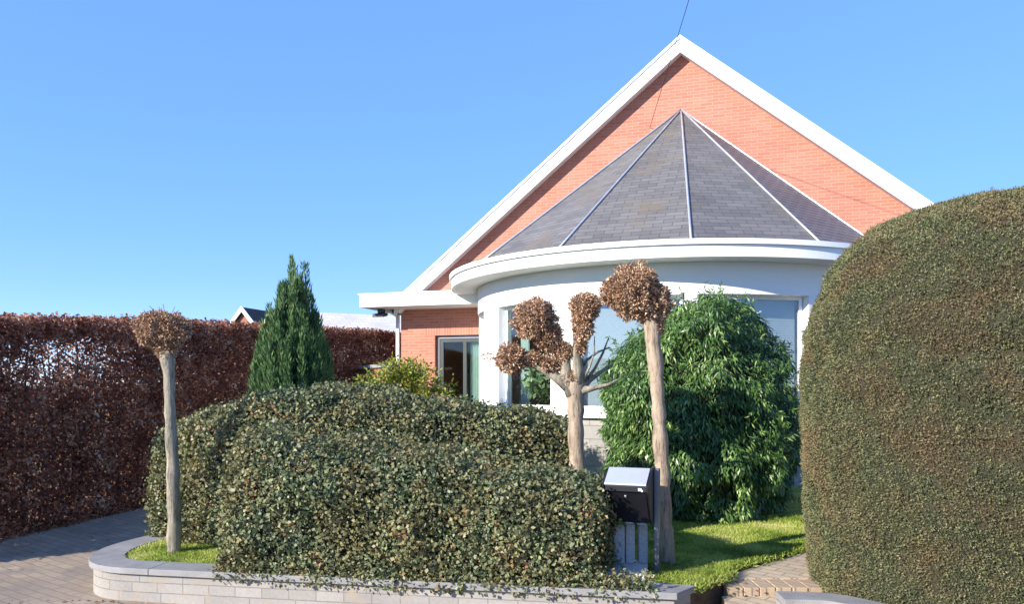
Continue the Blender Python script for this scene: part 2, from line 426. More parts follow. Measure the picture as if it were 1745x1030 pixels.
b = MB(); b.add([(-900, -900, -.06), (900, -900, -.06), (900, 900, -.06), (-900, 900, -.06)], [(0, 1, 2, 3)])
tag(b.build('ground', M['earth']), kind='structure')
sheet('road', 8, 2, -60, 60, -9, 3.6, lambda x, y: -.02, M['road_bounce'])
b = MB()
b.box(-60, 60, 3.6, 3.75, -.05, .0); tag(b.build('kerb', M['coping']), kind='structure')
sheet('pavement', 20, 2, -60, 60, 3.752, 6.15, lambda x, y: -.006, M['sidewalk'])
sheet('driveway', 6, 40, -5.9, -1.2, 5.9, 20, lambda x, y: drive_z(y) + .004, M['paver'])
# neighbour's garden ground behind the beech hedge
sheet('neighbour_garden', 4, 20, -40, -5.85, 6.2, 60, lambda x, y: drive_z(min(y, 20)) - .01, M['earth'])

# garden wall line (outer top edge), from right end round the corner to the back
WL = [(1.14, 5.45), (0.2, 5.62), (-.8, 5.80), (-1.7, 5.962), (-2.5, 6.105), (-2.95, 6.188), (-3.18, 6.25), (-3.36, 6.36), (-3.49, 6.53), (-3.57, 6.75), (-3.60, 7.0), (-3.57, 7.25), (-3.5, 7.5), (-3.4, 7.8), (-3.25, 8.3), (-3.1, 8.9)]
def smooth_line(pts, n=6):
    out = []
    for i in range(len(pts) - 1):
        p0 = Vector(pts[max(i - 1, 0)]); p1 = Vector(pts[i]); p2 = Vector(pts[i + 1]); p3 = Vector(pts[min(i + 2, len(pts) - 1)])
        for k in range(n):
            t = k / n
            out.append(.5 * ((2 * p1) + (p2 - p0) * t + (2 * p0 - 5 * p1 + 4 * p2 - p3) * t * t + (-p0 + 3 * p1 - 3 * p2 + p3) * t ** 3))
    out.append(Vector(pts[-1])); return out
def offset_line(L, d):
    o = []
    for i, p in enumerate(L):
        t = (L[min(i + 1, len(L) - 1)] - L[max(i - 1, 0)]).normalized()
        o.append(p + Vector((t.y, -t.x)) * d)
    return o
def ribbon(mb, A, B, z0, z1):
    n = len(A); vs = []
    for p, q in zip(A, B): vs += [(p.x, p.y, z0), (q.x, q.y, z0), (q.x, q.y, z1), (p.x, p.y, z1)]
    fs = [(0, 1, 2, 3), tuple(4 * (n - 1) + k for k in (3, 2, 1, 0))]
    for i in range(n - 1):
        for k in range(4): fs.append((4 * i + k, 4 * i + 4 + k, 4 * i + 4 + (k + 1) % 4, 4 * i + (k + 1) % 4))
    mb.add(vs, fs)
# path-direction runs right->left so the garden side is on the right hand: offset +
wl = smooth_line([Vector(p) for p in WL]); inner = offset_line(wl, .27)
gw = empty('garden_wall', (1.14, 5.45, 0)); gwi = gw.matrix_world.inverted()
tag(gw, 'low cream stone garden wall with grey coping, curving round below the ivy', 'wall')
def rel(line, o): return [Vector((p.x - o.location.x, p.y - o.location.y)) for p in line]
# masonry with UVs along its length
def masonry(parent, outer, inn, z0, z1, name='masonry'):
    A, B = rel(outer, parent), rel(inn, parent); n = len(A)
    me = bpy.data.meshes.new(name); vs, fs, uvs = [], [], []
    for k, Lk in enumerate((A, B)):
        c = 0
        for i in range(n - 1):
            d = (Lk[i + 1] - Lk[i]).length; p, q = Lk[i], Lk[i + 1]; s = len(vs)
            vs += [(p.x, p.y, z0), (q.x, q.y, z0), (q.x, q.y, z1), (p.x, p.y, z1)]; fs.append((s, s + 1, s + 2, s + 3) if k else (s + 3, s + 2, s + 1, s))
            u = [(c, z0), (c + d, z0), (c + d, z1), (c, z1)]; uvs += u if k else u[::-1]; c += d
    for i, sgn in ((0, 1), (n - 1, -1)):
        p, q = A[i], B[i]; s = len(vs); vs += [(p.x, p.y, z0), (q.x, q.y, z0), (q.x, q.y, z1), (p.x, p.y, z1)]
        fs.append((s, s + 1, s + 2, s + 3)); uvs += [(0, z0), (.25, z0), (.25, z1), (0, z1)]
    me.from_pydata(vs, [], fs); l = me.uv_layers.new(name='UVMap')
    for i, u in enumerate(uvs): l.data[i].uv = u
    me.materials.append(M['wallstone_uv']); o = bpy.data.objects.new(name, me); COL.objects.link(o); o.parent = parent; return o
M['wallstone_uv'] = brickmat('cream_wall_stone_courses', (.42, .39, .355), (.33, .31, .285), (.22, .205, .185), .22, .078, .005, vec='uv', var=.25, rough=.9, patch=((.33, .27, .20), 5.5), bstr=.9, smooth=.5, sq=1.7)
inner[0] = Vector((1.32, 5.665)); wall_out = offset_line(wl, .035); wall_in = offset_line(wl, .24); wall_in[0] = Vector((1.27, 5.64)); wall_out[0] = Vector((1.125, 5.49))
masonry(gw, wall_out, wall_in, -.05, .222)
mb = MB(); A, B = rel(wl, gw), rel(inner, gw)
# coping in slabs about 1 m long, small open joints
L = len(A); k = 0; 
while k < L - 1:
    e_ = k; acc = 0
    while e_ < L - 1 and acc < .95: acc += (A[e_ + 1] - A[e_]).length; e_ += 1
    SA, SB = A[k:e_ + 1], B[k:e_ + 1]
    SA = [p.copy() for p in SA]; SB = [p.copy() for p in SB]
    da = (SA[1] - SA[0]).normalized() * .004; SA[0] += da; SB[0] += da
    ribbon(mb, SA, SB, .222, .27); k = e_
mb.build('coping', M['coping'], gw, bevel=.004)

# lawn sheet : polygon inside wall line, right edge along the path
lawn_edge_r = [(1.26, 5.66), (1.60, 6.0), (1.73, 6.31), (2.28, 6.79), (2.83, 7.27), (3.6, 7.95), (4.6, 8.85), (5.6, 9.8), (7.0, 11.2), (8.2, 13)]
def lawn_poly():
    P = [(p.x, p.y) for p in offset_line(wl, .2)[3:]][::-1]
    return P + lawn_edge_r + [(8.2, 16), (-3.0, 17)]
b = MB(); P = lawn_poly(); top = [(x, y, lawn_z(y)) for x, y in P]; n = len(P)
bm_ = bmesh.new(); vt = [bm_.verts.new(p) for p in top]; vb = [bm_.verts.new((p[0], p[1], -.05)) for p in top]
bm_.faces.new(vt)
for i in range(n): bm_.faces.new((vt[i], vb[i], vb[(i + 1) % n], vt[(i + 1) % n]))
bmesh.ops.triangulate(bm_, faces=[f for f in bm_.faces if len(f.verts) > 4])
me = bpy.data.meshes.new('lawn'); bm_.to_mesh(me); bm_.free()
for m_ in ('turf', 'soil'): me.materials.append(M[m_])
for p in me.polygons: p.material_index = 0 if p.normal.z > .5 or p.normal.z < -.5 else 1
o = bpy.data.objects.new('lawn', me); COL.objects.link(o); tag(o, kind='structure')

# garden path with a brick front step
pb = MB()
LE = [(1.70, 6.14), (1.80, 6.33), (2.30, 6.77), (2.86, 7.25), (3.63, 7.93), (4.63, 8.83), (5.63, 9.78), (7.05, 11.2)]
RE = [(2.55, 6.14), (2.68, 6.33), (3.1, 6.75), (3.6, 7.2), (4.45, 7.75), (5.6, 8.5), (6.8, 9.4), (8.2, 10.8)]
vs = []; 
for p, q in zip(LE, RE): vs += [(p[0], p[1], .205 + (p[1] - 6.14) * .02), (q[0], q[1], .205 + (q[1] - 6.14) * .02), (q[0], q[1], -.04), (p[0], p[1], -.04)]
fs = [(0, 1, 2, 3)]
for i in range(len(LE) - 1):
    for k in range(4): fs.append((4 * i + k, 4 * i + 4 + k, 4 * i + 4 + (k + 1) % 4, 4 * i + (k + 1) % 4))
pb.add(vs, fs); tag(pb.build('garden_path', M['pathpaver']), kind='structure')
sb = MB(); 
x = 1.60
while x < 2.5:
    sb.box(x + .004, x + .116, 5.88 + random.uniform(-.004, .004), 6.138, .0, .200 + random.uniform(-.003, .003)); x += .12
sb.box(1.605, 2.6, 5.89, 6.13, -.03, .185)
tag(sb.build('step', M['edgepaver'], bevel=.006), kind='structure')
tb = MB(); tb.add([(1.42, 3.76, .0), (3.6, 3.76, .0), (3.6, 5.885, .135), (1.56, 5.885, .135), (1.42, 3.76, -.05), (3.6, 3.76, -.05), (3.6, 5.885, -.05), (1.56, 5.885, -.05)],
                  [(0, 1, 2, 3), (0, 4, 5, 1), (1, 5, 6, 2), (2, 6, 7, 3), (3, 7, 4, 0)])
tag(tb.build('entrance_paving', M['pathpaver']), kind='structure')
# bed on the right under the big clipped bush
tb = MB(); tb.prism([(2.2, 5.2), (2.45, 4.8), (2.7, 4.3), (9, 4.3), (9, 9.2), (6.7, 9.2), (4.5, 7.7), (3.65, 7.15), (3.15, 6.7), (2.6, 6.2), (2.4, 5.6), (2.3, 5.42)], -.05, .24, 'z')
tag(tb.build('planting_bed', M['soil']), kind='structure')
# right wall stub
gr = empty('garden_wall', (1.85, 5.3, 0)); tag(gr, 'short low wall with rounded grey coping beside the entrance, at the foot of the big clipped bush', 'wall')
rl = smooth_line([Vector(p) for p in ((2.62, 3.9), (2.52, 4.4), (2.36, 4.85), (2.26, 5.08), (2.12, 5.24), (1.98, 5.28), (1.82, 5.29))]); rl = rl[::-1]
# left-hand (street) edge is rl ; offset +.. to garden side
ri = [p.copy() for p in rl]
ri = offset_line(rl, -.22)
masonry(gr, offset_line(rl, -.02), offset_line(rl, -.20), -.05, .222)
mb = MB(); ribbon(mb, rel(rl, gr), rel(ri, gr), .222, .27); mb.build('coping', M['coping'], gr, bevel=.004)

# ------------------------------------------------------------------ the house
TH = math.radians(17.7)
house = empty('brick_house', (2.99, 14.0, 0), -TH)
tag(house, 'orange brick house with white gable verge and round white bay under a slate cone roof', 'house')
XC = -.2; HR = .30            # bay centre, floor level
APX = 7.80; TAN = .812; OV = .20
EX = 5.44; DP = 11.0
def rz(x): return APX - TAN * abs(x)     # top of roof
# walls
wb = MB()
wb.box(-EX, -4.72, 0, .3, 0, 2.68); wb.box(-4.72, -3.25, 0, .3, 0, .32)
wb.box(3.1, EX, 0, .3, 0, 2.68)
wb.prism([(-EX, 2.68), (EX, 2.68), (EX, rz(EX) - .2), (0, APX - .2), (-EX, rz(EX) - .2)], 0, .3)
wb.box(-EX, -EX + .3, .3, DP, 0, rz(EX) - .35); wb.box(EX - .3, EX, .3, DP, 0, rz(EX) - .35)
wb.prism([(-EX + .3, 0), (EX - .3, 0), (EX - .3, rz(EX - .3) - .3), (0, APX - .3), (-EX + .3, rz(EX - .3) - .3)], DP - .3, DP)
wb.build('wall', M['brick'], house)
lb = MB(); lb.box(-4.95, -3.3, -.003, 0.02, 2.68, 2.90); lb.build('brick_lintel', M['soldier'], house)
# interior shell
ib = MB(); ib.box(-EX + .3, EX - .3, .3, DP - .3, .2, .3); ib.build('floor', M['floorin'], house)
ib = MB(); ib.box(-EX + .3, EX - .3, 2.8, 2.9, .3, 3.0); ib.box(-EX + .3, EX - .3, .31, DP - .3, 3.0, 3.1); ib.build('inner_wall', M['plaster'], house)
# main roof
rb = MB()
for s in (-1, 1):
    rb.prism([(0, APX - .02), (s * 5.55, rz(5.55) - .02), (s * 5.55, rz(5.55) - .17), (0, APX - .17)], -OV + .031, DP + .3)
rb.build('roof', M['tile'], house, uv=True)
vb = MB()
for s in (-1, 1):
    vb.prism([(0, APX), (s * 5.5, rz(5.5)), (s * 5.5, rz(5.5) - .27), (0, APX - .27)], -OV, -OV + .03)
vb.build('verge_board', M['white'], house)
vb = MB()
for s in (-1, 1):
    vb.prism([(0, APX + .025), (s * 5.5, rz(5.5) + .025), (s * 5.5, rz(5.5) - .03), (0, APX - .03)], -OV - .02, -OV - .001)
vb.build('verge_trim', M['white'], house)
vb = MB()
for s in (-1, 1):
    vb.prism([(0, APX - .24), (s * 5.44, rz(5.44) - .24), (s * 5.44, rz(5.44) - .26), (0, APX - .26)], -OV + .03, -.003)
vb.build('verge_soffit', M['soffit'], house)
# flat eaves band
eb = MB()
for s in (-1, 1):
    x0, x1 = sorted((s * 5.98, s * 3.0))
    eb.box(x0, x1, -.70, .0, 3.20, 3.44)
    x0, x1 = sorted((s * 5.98, s * 5.44)); eb.box(x0, x1, .001, DP, 3.20, 3.44)
eb.build('eaves_box', M['white'], house, bevel=.006)
for s in (-1, 1):
    eb = MB(); x0, x1 = sorted((s * 6.0, s * 3.0)); eb.box(x0, x1, -.72, -.05, 3.441, 3.46)
    eb.build('eaves_trim', M['zinc'], house)
# downpipe and lamp
dp = MB(); dp.tube([(-5.50, -.02, .3), (-5.50, -.02, 3.1)], .038, 12); dp.tube([(-5.50, -.02, 3.08), (-5.62, -.05, 3.16), (-5.7, -.1, 3.21)], .038, 12)
dp.build('downpipe', M['white'], house, smooth=True)
lm = MB(); lm.box(-5.78, -5.66, -.34, -.24, 3.12, 3.2); lm.prism([(-.42, 3.03), (-.22, 3.07), (-.22, 3.13), (-.42, 3.09)], -5.85, -5.62, 'x')
lm.build('outdoor_lamp', M['dark_frame'], house)
# left window
wf = MB(); X0, X1, Z0, Z1 = -4.70, -3.25, .34, 2.67
wf.box(X0, X0 + .05, .07, .14, Z0, Z1); wf.box(X0 + .05, X1, .07, .14, Z1 - .05, Z1); wf.box(X0 + .05, X1, .07, .14, Z0, Z0 + .05)
win = wf.build('window', M['grey_frame'], house, bevel=.004)
wf = MB(); wf.box(X0 + .05, X0 + .13, .085, .135, Z0 + .05, Z1 - .05); wf.box(X0 + .13, X1, .085, .135, Z1 - .12, Z1 - .05); wf.box(-4.16, -4.09, .085, .135, Z0 + .05, Z1 - .12)
wf.build('sash', M['dark_frame'], win)
g = MB(); g.box(X0 + .13, X1, .105, .115, Z0 + .05, Z1 - .12); g.build('pane', M['glass'], win)
cu = MB(); 
pts = [(-4.06 + .22 * i / 24, .22 + .025 * math.sin(i * 1.3)) for i in range(25)]
cu.add([(x, y, .32) for x, y in pts] + [(x, y, 2.6) for x, y in pts], [(i, i + 1, i + 26, i + 25) for i in range(24)])
cu.build('curtain', M['curtain'], win, smooth=True)
sb_ = MB(); sb_.box(-4.76, -3.3, -.05, .08, .26, .32); sb_.build('window_sill', M['coping'], house)
# bay
RO, RI = 3.40, 3.18
HEAD, SILL, SOF = 2.94, 1.36, 3.375
bb = MB()
bb.arc(XC, 0, 180, RI, RO, HEAD, SOF)
POSTS = [(0, 8), (19, 24), (45.2, 50.0), (77.2, 80.2), (107, 113.5), (134.5, 146), (166, 180)]
for a0, a1 in POSTS: bb.arc(XC, a0, a1, RI, RO, SILL, HEAD - .0005)
bb.build('bay_wall', M['white_render'], house)
bb = MB(); bb.arc(XC, 0, 180, RI - .05, RO + .06, 1.25, SILL - .001); bb.build('bay_sill', M['white'], house)
bb = MB(); bb.arc(XC, 0, 180, RI, RO - .02, .0, 1.249)
st = bb.build('bay_base', M['block_uv'], house)
ul = st.data.uv_layers.new(name='UVMap')
for lp in st.data.loops:
    co = st.data.vertices[lp.vertex_index].co; ul.data[lp.index].uv = (math.atan2(-co.y, co.x - XC) * RO, co.z)
bb = MB(); bb.arc(XC, 0, 180, 0.02, RI - .002, .25, .30); bb.build('bay_floor', M['floorin'], house)
bb = MB(); bb.arc(XC, 0, 180, 0.02, RI - .002, HEAD + .1, HEAD + .15); bb.build('bay_ceiling', M['plaster'], house)
wins = [(8, 19), (24, 45.2), (50, 77.2), (80.2, 107), (113.5, 134.5), (146, 166)]
def bay_pt(a, r): a = math.radians(a); return Vector((XC + r * math.cos(a), -r * math.sin(a), 0))
for i, (a0, a1) in enumerate(wins):
    A_, B_ = bay_pt(a0, RI + .06), bay_pt(a1, RI + .06); t = (B_ - A_).normalized(); q = Vector((t.y, -t.x, 0)); q = q if (q.dot((A_ + B_) / 2 - Vector((XC, 0, 0))) > 0) else -q
    Lw = (B_ - A_).length
    def bar(mb, s0, s1, z0, z1, d0, d1):
        c = [A_ + t * s0 + q * d0, A_ + t * s1 + q * d0, A_ + t * s1 + q * d1, A_ + t * s0 + q * d1]
        mb.add([(*p[:2], z0) for p in c] + [(*p[:2], z1) for p in c], [(0, 1, 2, 3), (4, 5, 6, 7), (0, 1, 5, 4), (1, 2, 6, 5), (2, 3, 7, 6), (3, 0, 4, 7)])
    fb = MB(); bar(fb, .002, .05, SILL, HEAD, 0, .05); bar(fb, Lw - .05, Lw - .002, SILL, HEAD, 0, .05)
    bar(fb, .05, Lw - .05, HEAD - .05, HEAD - .001, 0, .05); bar(fb, .05, Lw - .05, SILL, SILL + .05, 0, .05)
    wn = fb.build('window', M['white'], house, bevel=.003)
    gp = MB(); bar(gp, .051, Lw - .051, SILL + .051, HEAD - .051, .02, .028); gp.build('pane', M['glass_clear'], wn)
    if i in (2, 3):
        sb2 = MB()
        if i == 3:      # plain roller blind with a soft sag
            bar(sb2, .06, Lw - .06, SILL + .02, HEAD - .05, -.062, -.060); bar(sb2, .06, Lw - .06, SILL + .02, SILL + .05, -.066, -.0625)
            sb2.build('blind', M['roller'], wn)
        else:           # closed slats
            z = SILL + .06
            while z < HEAD - .06:
                c = [A_ + t * .06 + q * -.060, A_ + t * (Lw - .06) + q * -.060, A_ + t * (Lw - .06) + q * -.050, A_ + t * .06 + q * -.050]
                sb2.add([(c[0].x, c[0].y, z + .036), (c[1].x, c[1].y, z + .036), (c[2].x, c[2].y, z), (c[3].x, c[3].y, z)], [(0, 1, 2, 3)]); z += .034
            sb2.build('blind', M['roller'], wn)
# pale curtain drawn aside in the clear bay window
cu = MB(); pts = [bay_pt(133.5 - 4.2 * i / 24, 3.02 + .02 * math.sin(i * 1.2)) for i in range(25)]
cu.add([(p.x, p.y, SILL - .04) for p in pts] + [(p.x, p.y, HEAD) for p in pts], [(i, i + 1, i + 26, i + 25) for i in range(24)])
cu.build('curtain', M['curtain'], house, smooth=True)
# cornice ring
cb = MB(); cb.arc(XC, 0, 180, 3.80, 3.86, SOF - .005, 3.53, seg=120); cb.arc(XC, 0, 180, 3.80, 3.90, 3.531, 3.60, seg=120)
cor = cb.build('bay_cornice', M['white'], house)
cb = MB(); cb.arc(XC, 0, 180, RO - .1, 3.80, SOF, SOF + .02, seg=120); cb.build('bay_soffit', M['soffit'], house)
cb = MB(); cb.arc(XC, 0, 180, 3.2, 3.80, 3.54, 3.57, seg=120); cb.build('bay_gutter', M['zinc'], house)
# cone roof
apex = Vector((0.0, -.03, 6.56)); hips = [0, 22.5, 51, 79.3, 108, 137, 180]
zb = 3.56; base = [bay_pt(a, 3.74) + Vector((0, 0, zb)) for a in hips]
base[-1] = Vector((-3.98, -.03, 3.74)); base[0] = Vector((3.56, -.03, 3.62))
for i in range(6):
    f_ = MB(); f_.add([base[i], base[i + 1], apex], [(0, 1, 2)])
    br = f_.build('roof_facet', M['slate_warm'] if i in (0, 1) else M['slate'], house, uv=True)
    md = br.modifiers.new('thick', 'SOLIDIFY'); md.thickness = .04; md.offset = -1 if br.data.polygons[0].normal.z > 0 else 1
hb = MB()
for i in range(1, 6):
    d_ = (apex - base[i]); pts = [base[i] + d_ * t + Vector((0, 0, .018)) for t in np.linspace(0, .985, 9)]
    h1 = MB(); h1.tube(pts, .016, 8); h1.build('hip_flashing', M['zinc'], house, smooth=True)
for i in (0, 6):
    d_ = (apex - base[i]); pts = [base[i] + d_ * t + Vector((0, .0, .03)) for t in np.linspace(0, 1, 5)]
    h1 = MB(); h1.tube(pts, .018, 8); h1.build('wall_flashing', M['lead'], house, smooth=True)

# house plant behind the left bay window
hm = house.matrix_world; ang = math.radians(122)
def hw(x, y, z): c, s = math.cos(-TH), math.sin(-TH); return Vector((2.99 + x * c - y * s, 14 + x * s + y * c, z))
pp = bay_pt(121, 2.80); pw = hw(pp.x, pp.y, 1.37)
hp = empty('houseplant', pw); tag(hp, 'leafy green houseplant in a white pot inside the clear bay window', 'houseplant')
q = MB(); q.tube([(0, 0, 0), (0, 0, .16)], [.07, .10], 18); q.build('pot', M['pot'], hp)
tb = MB(); tb.tube([(0, 0, -1.07), (0, 0, -.04), (0, 0, -.001)], [.14, .05, .22], 18)
tbo = tb.build('plant_stand', M['plaster']); tbo.location = pw; tag(tbo, 'pale round stand under the houseplant inside the bay', 'stand')
n = 1100; P0 = rvec(n) * RNG.random((n, 1)) ** .4 * np.array([.46, .3, .36]) + np.array([-.05, 0, .44])
leaves('foliage', P0, rvec(n) + np.array([0, 0, -.3]), rvec(n), .13, .06, M['houseplant'], hp)
q = MB()
for i in range(9):
    a = random.uniform(0, 6.28); r = random.uniform(.08, .25); q.tube([(0, 0, .14), (r * .4 * math.cos(a), r * .4 * math.sin(a), .35), (r * math.cos(a), r * math.sin(a), .6)], .005, 5)
q.build('stem', M['houseplant'], hp)

# low brick side wall left of the house
bw = empty('brick_side_wall', (px(585, 17), 17, 0)); tag(bw, 'low orange brick wall with pale coping running towards the downpipe behind the yellow-green shrub', 'wall')
dx, dy = px(662, 14.3) - px(585, 17), 14.3 - 17; Lw = math.hypot(dx, dy); bw.rotation_euler = (0, 0, math.atan2(dy, dx))
q = MB(); q.box(0, Lw, -.1, .1, 0, 2.03); q.build('masonry', M['brick_side'], bw)
q = MB(); q.box(-.04, Lw + .04, -.15, .15, 2.031, 2.09); q.build('coping', M['zinc'], bw)
q = MB(); q.box(-.16, -.05, -.06, .06, 0, 2.03); q.build('end_post', M['white'], bw)

# ------------------------------------------------------------------ neighbours
nh = empty('neighbour_house', (px(415, 35), 35, 0), -math.radians(16)); tag(nh, 'distant brick house with white bargeboards and dark tiled roof above the beech hedge', 'house')
az = pz(524, 35)
q = MB(); q.prism([(-3, -.2), (3, -.2), (3, az - 3.5), (0, az - .25), (-3, az - 3.5)], 0, 4); q.build('wall', M['brick_side'], nh)
q = MB()
for s in (-1, 1): q.prism([(0, az), (s * 3.4, az - 3.95), (s * 3.4, az - 4.1), (0, az - .18)], -.12, 4.2)
q.build('roof', M['tile'], nh, uv=True)
q = MB()
for s in (-1, 1): q.prism([(0, az + .05), (s * 3.4, az - 3.9), (s * 3.4, az - 4.13), (0, az - .20)], -.17, -.122)
q.build('bargeboard', M['white'], nh)
n2 = empty('neighbour_house', (px(552, 25), 25, 0), math.radians(27)); tag(n2, 'distant low building with a pale sunlit roof between cypress and brick house', 'house')
az2 = pz(531, 27.5)
q = MB(); q.box(-.6, 11, 0, 6, -.2, 2.7); q.build('wall', M['white_render'], n2)
q = MB(); q.prism([(-.5, 2.75), (3.0, az2), (6.5, 2.75), (6.5, 2.63), (3.0, az2 - .14), (-.5, 2.63)], -1.2, 11.3, 'x'); q.build('roof', M['tile_glare'], n2, uv=True)
q = MB(); q.box(-1.2, 11.3, -.56, -.51, 2.60, 2.78); q.build('gutter', M['white'], n2)
# far side of the street (seen only mirrored in the glass)
for k, (x, hgt) in enumerate(((-24, 3.0), (4, 2.6))):
    V, Q = hedge_shell([(x - 12, -15, -.05, hgt, .7), (x + 12, -15, -.05, hgt + .3, .7)], .4, 14, .5, .5, .25)
    o = np_mesh('clipped_hedge', V, Q, M['laurel'], None, RNG.random(len(Q)))
    tag(o, ('long dark green hedge across the street, further left', 'long dark green hedge across the street, opposite the bay')[k], 'hedge')

# ------------------------------------------------------------------ overhead cable
W_ = Vector((.1722 * 14.37, 14.37, pz(225, 14.37))); 
q = MB(); P1 = Vector((px(1172, 10.2), 10.2, pz(3, 10.2))); d_ = P1 - W_
pts = [W_ + d_ * t + Vector((0, 0, .10 * (t / 4) * (t / 4 - 1))) for t in np.linspace(0, 4, 30)]
q.tube(pts, .0045, 6); tag(q.build('overhead_cable', M['black'], smooth=True), 'thin dark overhead cable running down from the sky to the gable wall', 'cable')

# ------------------------------------------------------------------ ivy hedges
def leafy(name, label, cat, V, Q, dens, size, mat, jitter, tilt, aspect=.8, core='core', shr=.06, group=None, droop=0., rmin=.7, fold=.15, parts=True, origin=None, wide=.45, extra=None):
    org = origin or tuple(V[:, :2].mean(axis=0)) + (float(V[:, 2].min()),)
    r = empty(name, org); tag(r, label, cat, group)
    off = np.array(org)
    ar = sample(V, Q, 10)[2]; n = int(ar * dens)
    P, Nn, _ = sample(V, Q, n)
    P = P + Nn * RNG.normal(-.25, 1, (n, 1)) * jitter
    D = np.cross(Nn, rvec(n)) + Nn * RNG.normal(.35, .3, (n, 1)) + np.array([0, 0, -droop])
    Nl = Nn + rvec(n) * tilt
    s = size * RNG.uniform(.5, 1.45, n)
    if extra is not None:
        keep = extra(P, n); P, D, Nl, s = P[keep], D[keep], Nl[keep], s[keep]
    leaves('leaves', P - off, D, Nl, s, s * aspect, mat, r, fold, wide=wide, clump=(.11, .55))
    if core:
        Vc = shrink(V, Q, shr) - off
        np_mesh('branches_or_core', Vc, Q, M[core], r, smooth=True)  # closed dark shell standing in for the shade behind the leaves
    return r

# tall back ivy bank, then the lower front one on the wall
V, Q = hedge_shell([(-3.50, 7.84, .2, 1.24, .38), (-3.2, 7.86, .2, 1.32, .40), (-2.98, 7.86, .2, 1.38, .38), (-2.86, 7.80, .2, 1.43, .42), (-2.70, 7.68, .2, 1.47, .58), (-2.25, 7.66, .2, 1.60, .62), (-1.75, 7.66, .2, 1.67, .62), (-1.0, 7.66, .2, 1.61, .62), (-.1, 7.64, .2, 1.47, .58), (.60, 7.64, .2, 1.36, .5)], .38, 28, .09, .16, .11, 2.2, 3.)
leafy('ivy_hedge', 'taller rear bank of ivy hedge, ending at the trunk of the branching pollard', 'hedge', V + norm(V - V.mean(axis=0)) * (fbm(V, 6., 6.) * .05)[:, None], Q, 5600, .030, M['ivy'], .034, .95)
V, Q = hedge_shell([(-2.32, 6.72, .22, 1.26, .56), (-1.9, 6.70, .22, 1.28, .66), (-1.2, 6.58, .22, 1.22, .66), (-.4, 6.44, .22, 1.10, .64), (.3, 6.24, .22, .97, .58), (.76, 6.16, .22, .93, .52)], .38, 28, .09, .18, .09, 2.3, 9.)
leafy('ivy_hedge', 'lower front bank of ivy hedge spilling over the garden wall coping, left of the mailbox', 'hedge', V + norm(V - V.mean(axis=0)) * (fbm(V, 6., 8.) * .05)[:, None], Q, 7000, .029, M['ivy'], .034, .95)

# ------------------------------------------------------------------ beech hedge
bst = [(-6.02, 6.80, 0.0, 2.36, .38), (-5.85, 8.15, 0.0, 2.43, .38), (-5.45, 9.2, .05, 2.52, .38), (-5.05, 10.5, .1, 2.60, .38), (-4.75, 12.2, .15, 2.70, .38), (-4.2, 14.2, .22, 2.82, .38), (-3.1, 15.9, .3, 2.84, .38), (-1.6, 17.4, .3, 2.86, .38)]
V, Q = hedge_shell(bst, .22, 22, .14, .18, .05, 1.4, 5.)
org = (-5.45, 9.2, 0); off = np.array(org)
bh = empty('beech_hedge', org); tag(bh, 'tall reddish brown beech hedge with dry leaves along the left side of the driveway', 'hedge')
n = 260000; P, Nn, _ = sample(V, Q, n)
dep = np.abs(RNG.normal(0, 1, (n, 1))) * .16; P = P - Nn * dep + rvec(n) * .02
# thin spots where the sky shows through
g_ = fbm(P * np.array([1, 1, 1.0]), 1.5, 21.); thin = np.exp(-(((P[:, 0] + 5.2) / .7) ** 2 + ((P[:, 1] - 9.1) / .9) ** 2 + ((P[:, 2] - 2.15) / .35) ** 2))
keep = RNG.random(n) > np.clip(thin * 1.5 * (g_ > -.02), 0, .93)
P, Nn = P[keep], Nn[keep]; n = len(P)
s = RNG.uniform(.03, .062, n)
leaves('leaves', P - off, rvec(n) + np.array([0, 0, -.5]), Nn + rvec(n) * 1.1, s, s * .65, M['beech'], bh, .18, clump=(.16, .5))
q = MB(); st_ = np.array(bst); cum = np.r_[0, np.cumsum(np.linalg.norm(np.diff(st_[:, :2], axis=0), axis=1))]
t = .2
while t < cum[-1]:
    x, y = (np.interp(t, cum, st_[:, k]) for k in (0, 1)); x += random.uniform(-.12, .12); y += random.uniform(-.1, .1)
    zt = 1.9 + random.uniform(0, .5); p0 = Vector((x, y, 0)) - Vector(org)
    q.tube([p0, p0 + Vector((random.uniform(-.06, .06), random.uniform(-.06, .06), zt * .5)), p0 + Vector((random.uniform(-.12, .12), random.uniform(-.1, .1), zt))], [.02, .014, .005], 6)
    for k in range(7):
        zz = random.uniform(.2, zt); a = random.uniform(0, 6.28); r = random.uniform(.15, .32)
        q.tube([p0 + Vector((0, 0, zz)), p0 + Vector((r * math.cos(a), r * math.sin(a), zz + r * .7))], [.006, .003], 4, cap=False)
    t += random.uniform(.12, .22)
q.build('branches_or_core', M['corebrown'], bh)
# ------------------------------------------------------------------ big clipped bush right
def ballprof(t):
    z = t
    # radius vs height, widest a bit under the middle
    if z < .48: r = 1 - .075 * ((.48 - z) / .48) ** 2.2
    else: r = (1 - ((z - .48) / .52) ** 3.0) ** (1 / 2.3) if z < 1 else 0
    return r, z
ts = None
def ballprof2(t):
    # distribute rows so the crown is rounded smoothly
    z = 1 - (1 - t) ** 1.0
    z = math.sin(t * math.pi / 2) ** 1.15
    return ballprof(z)
V, Q = blob_shell(3.60, 5.80, .08, 3.07, 1.385, nu=130, nv=70, amp=.05, nsc=1.2, seed=2., prof=ballprof2)
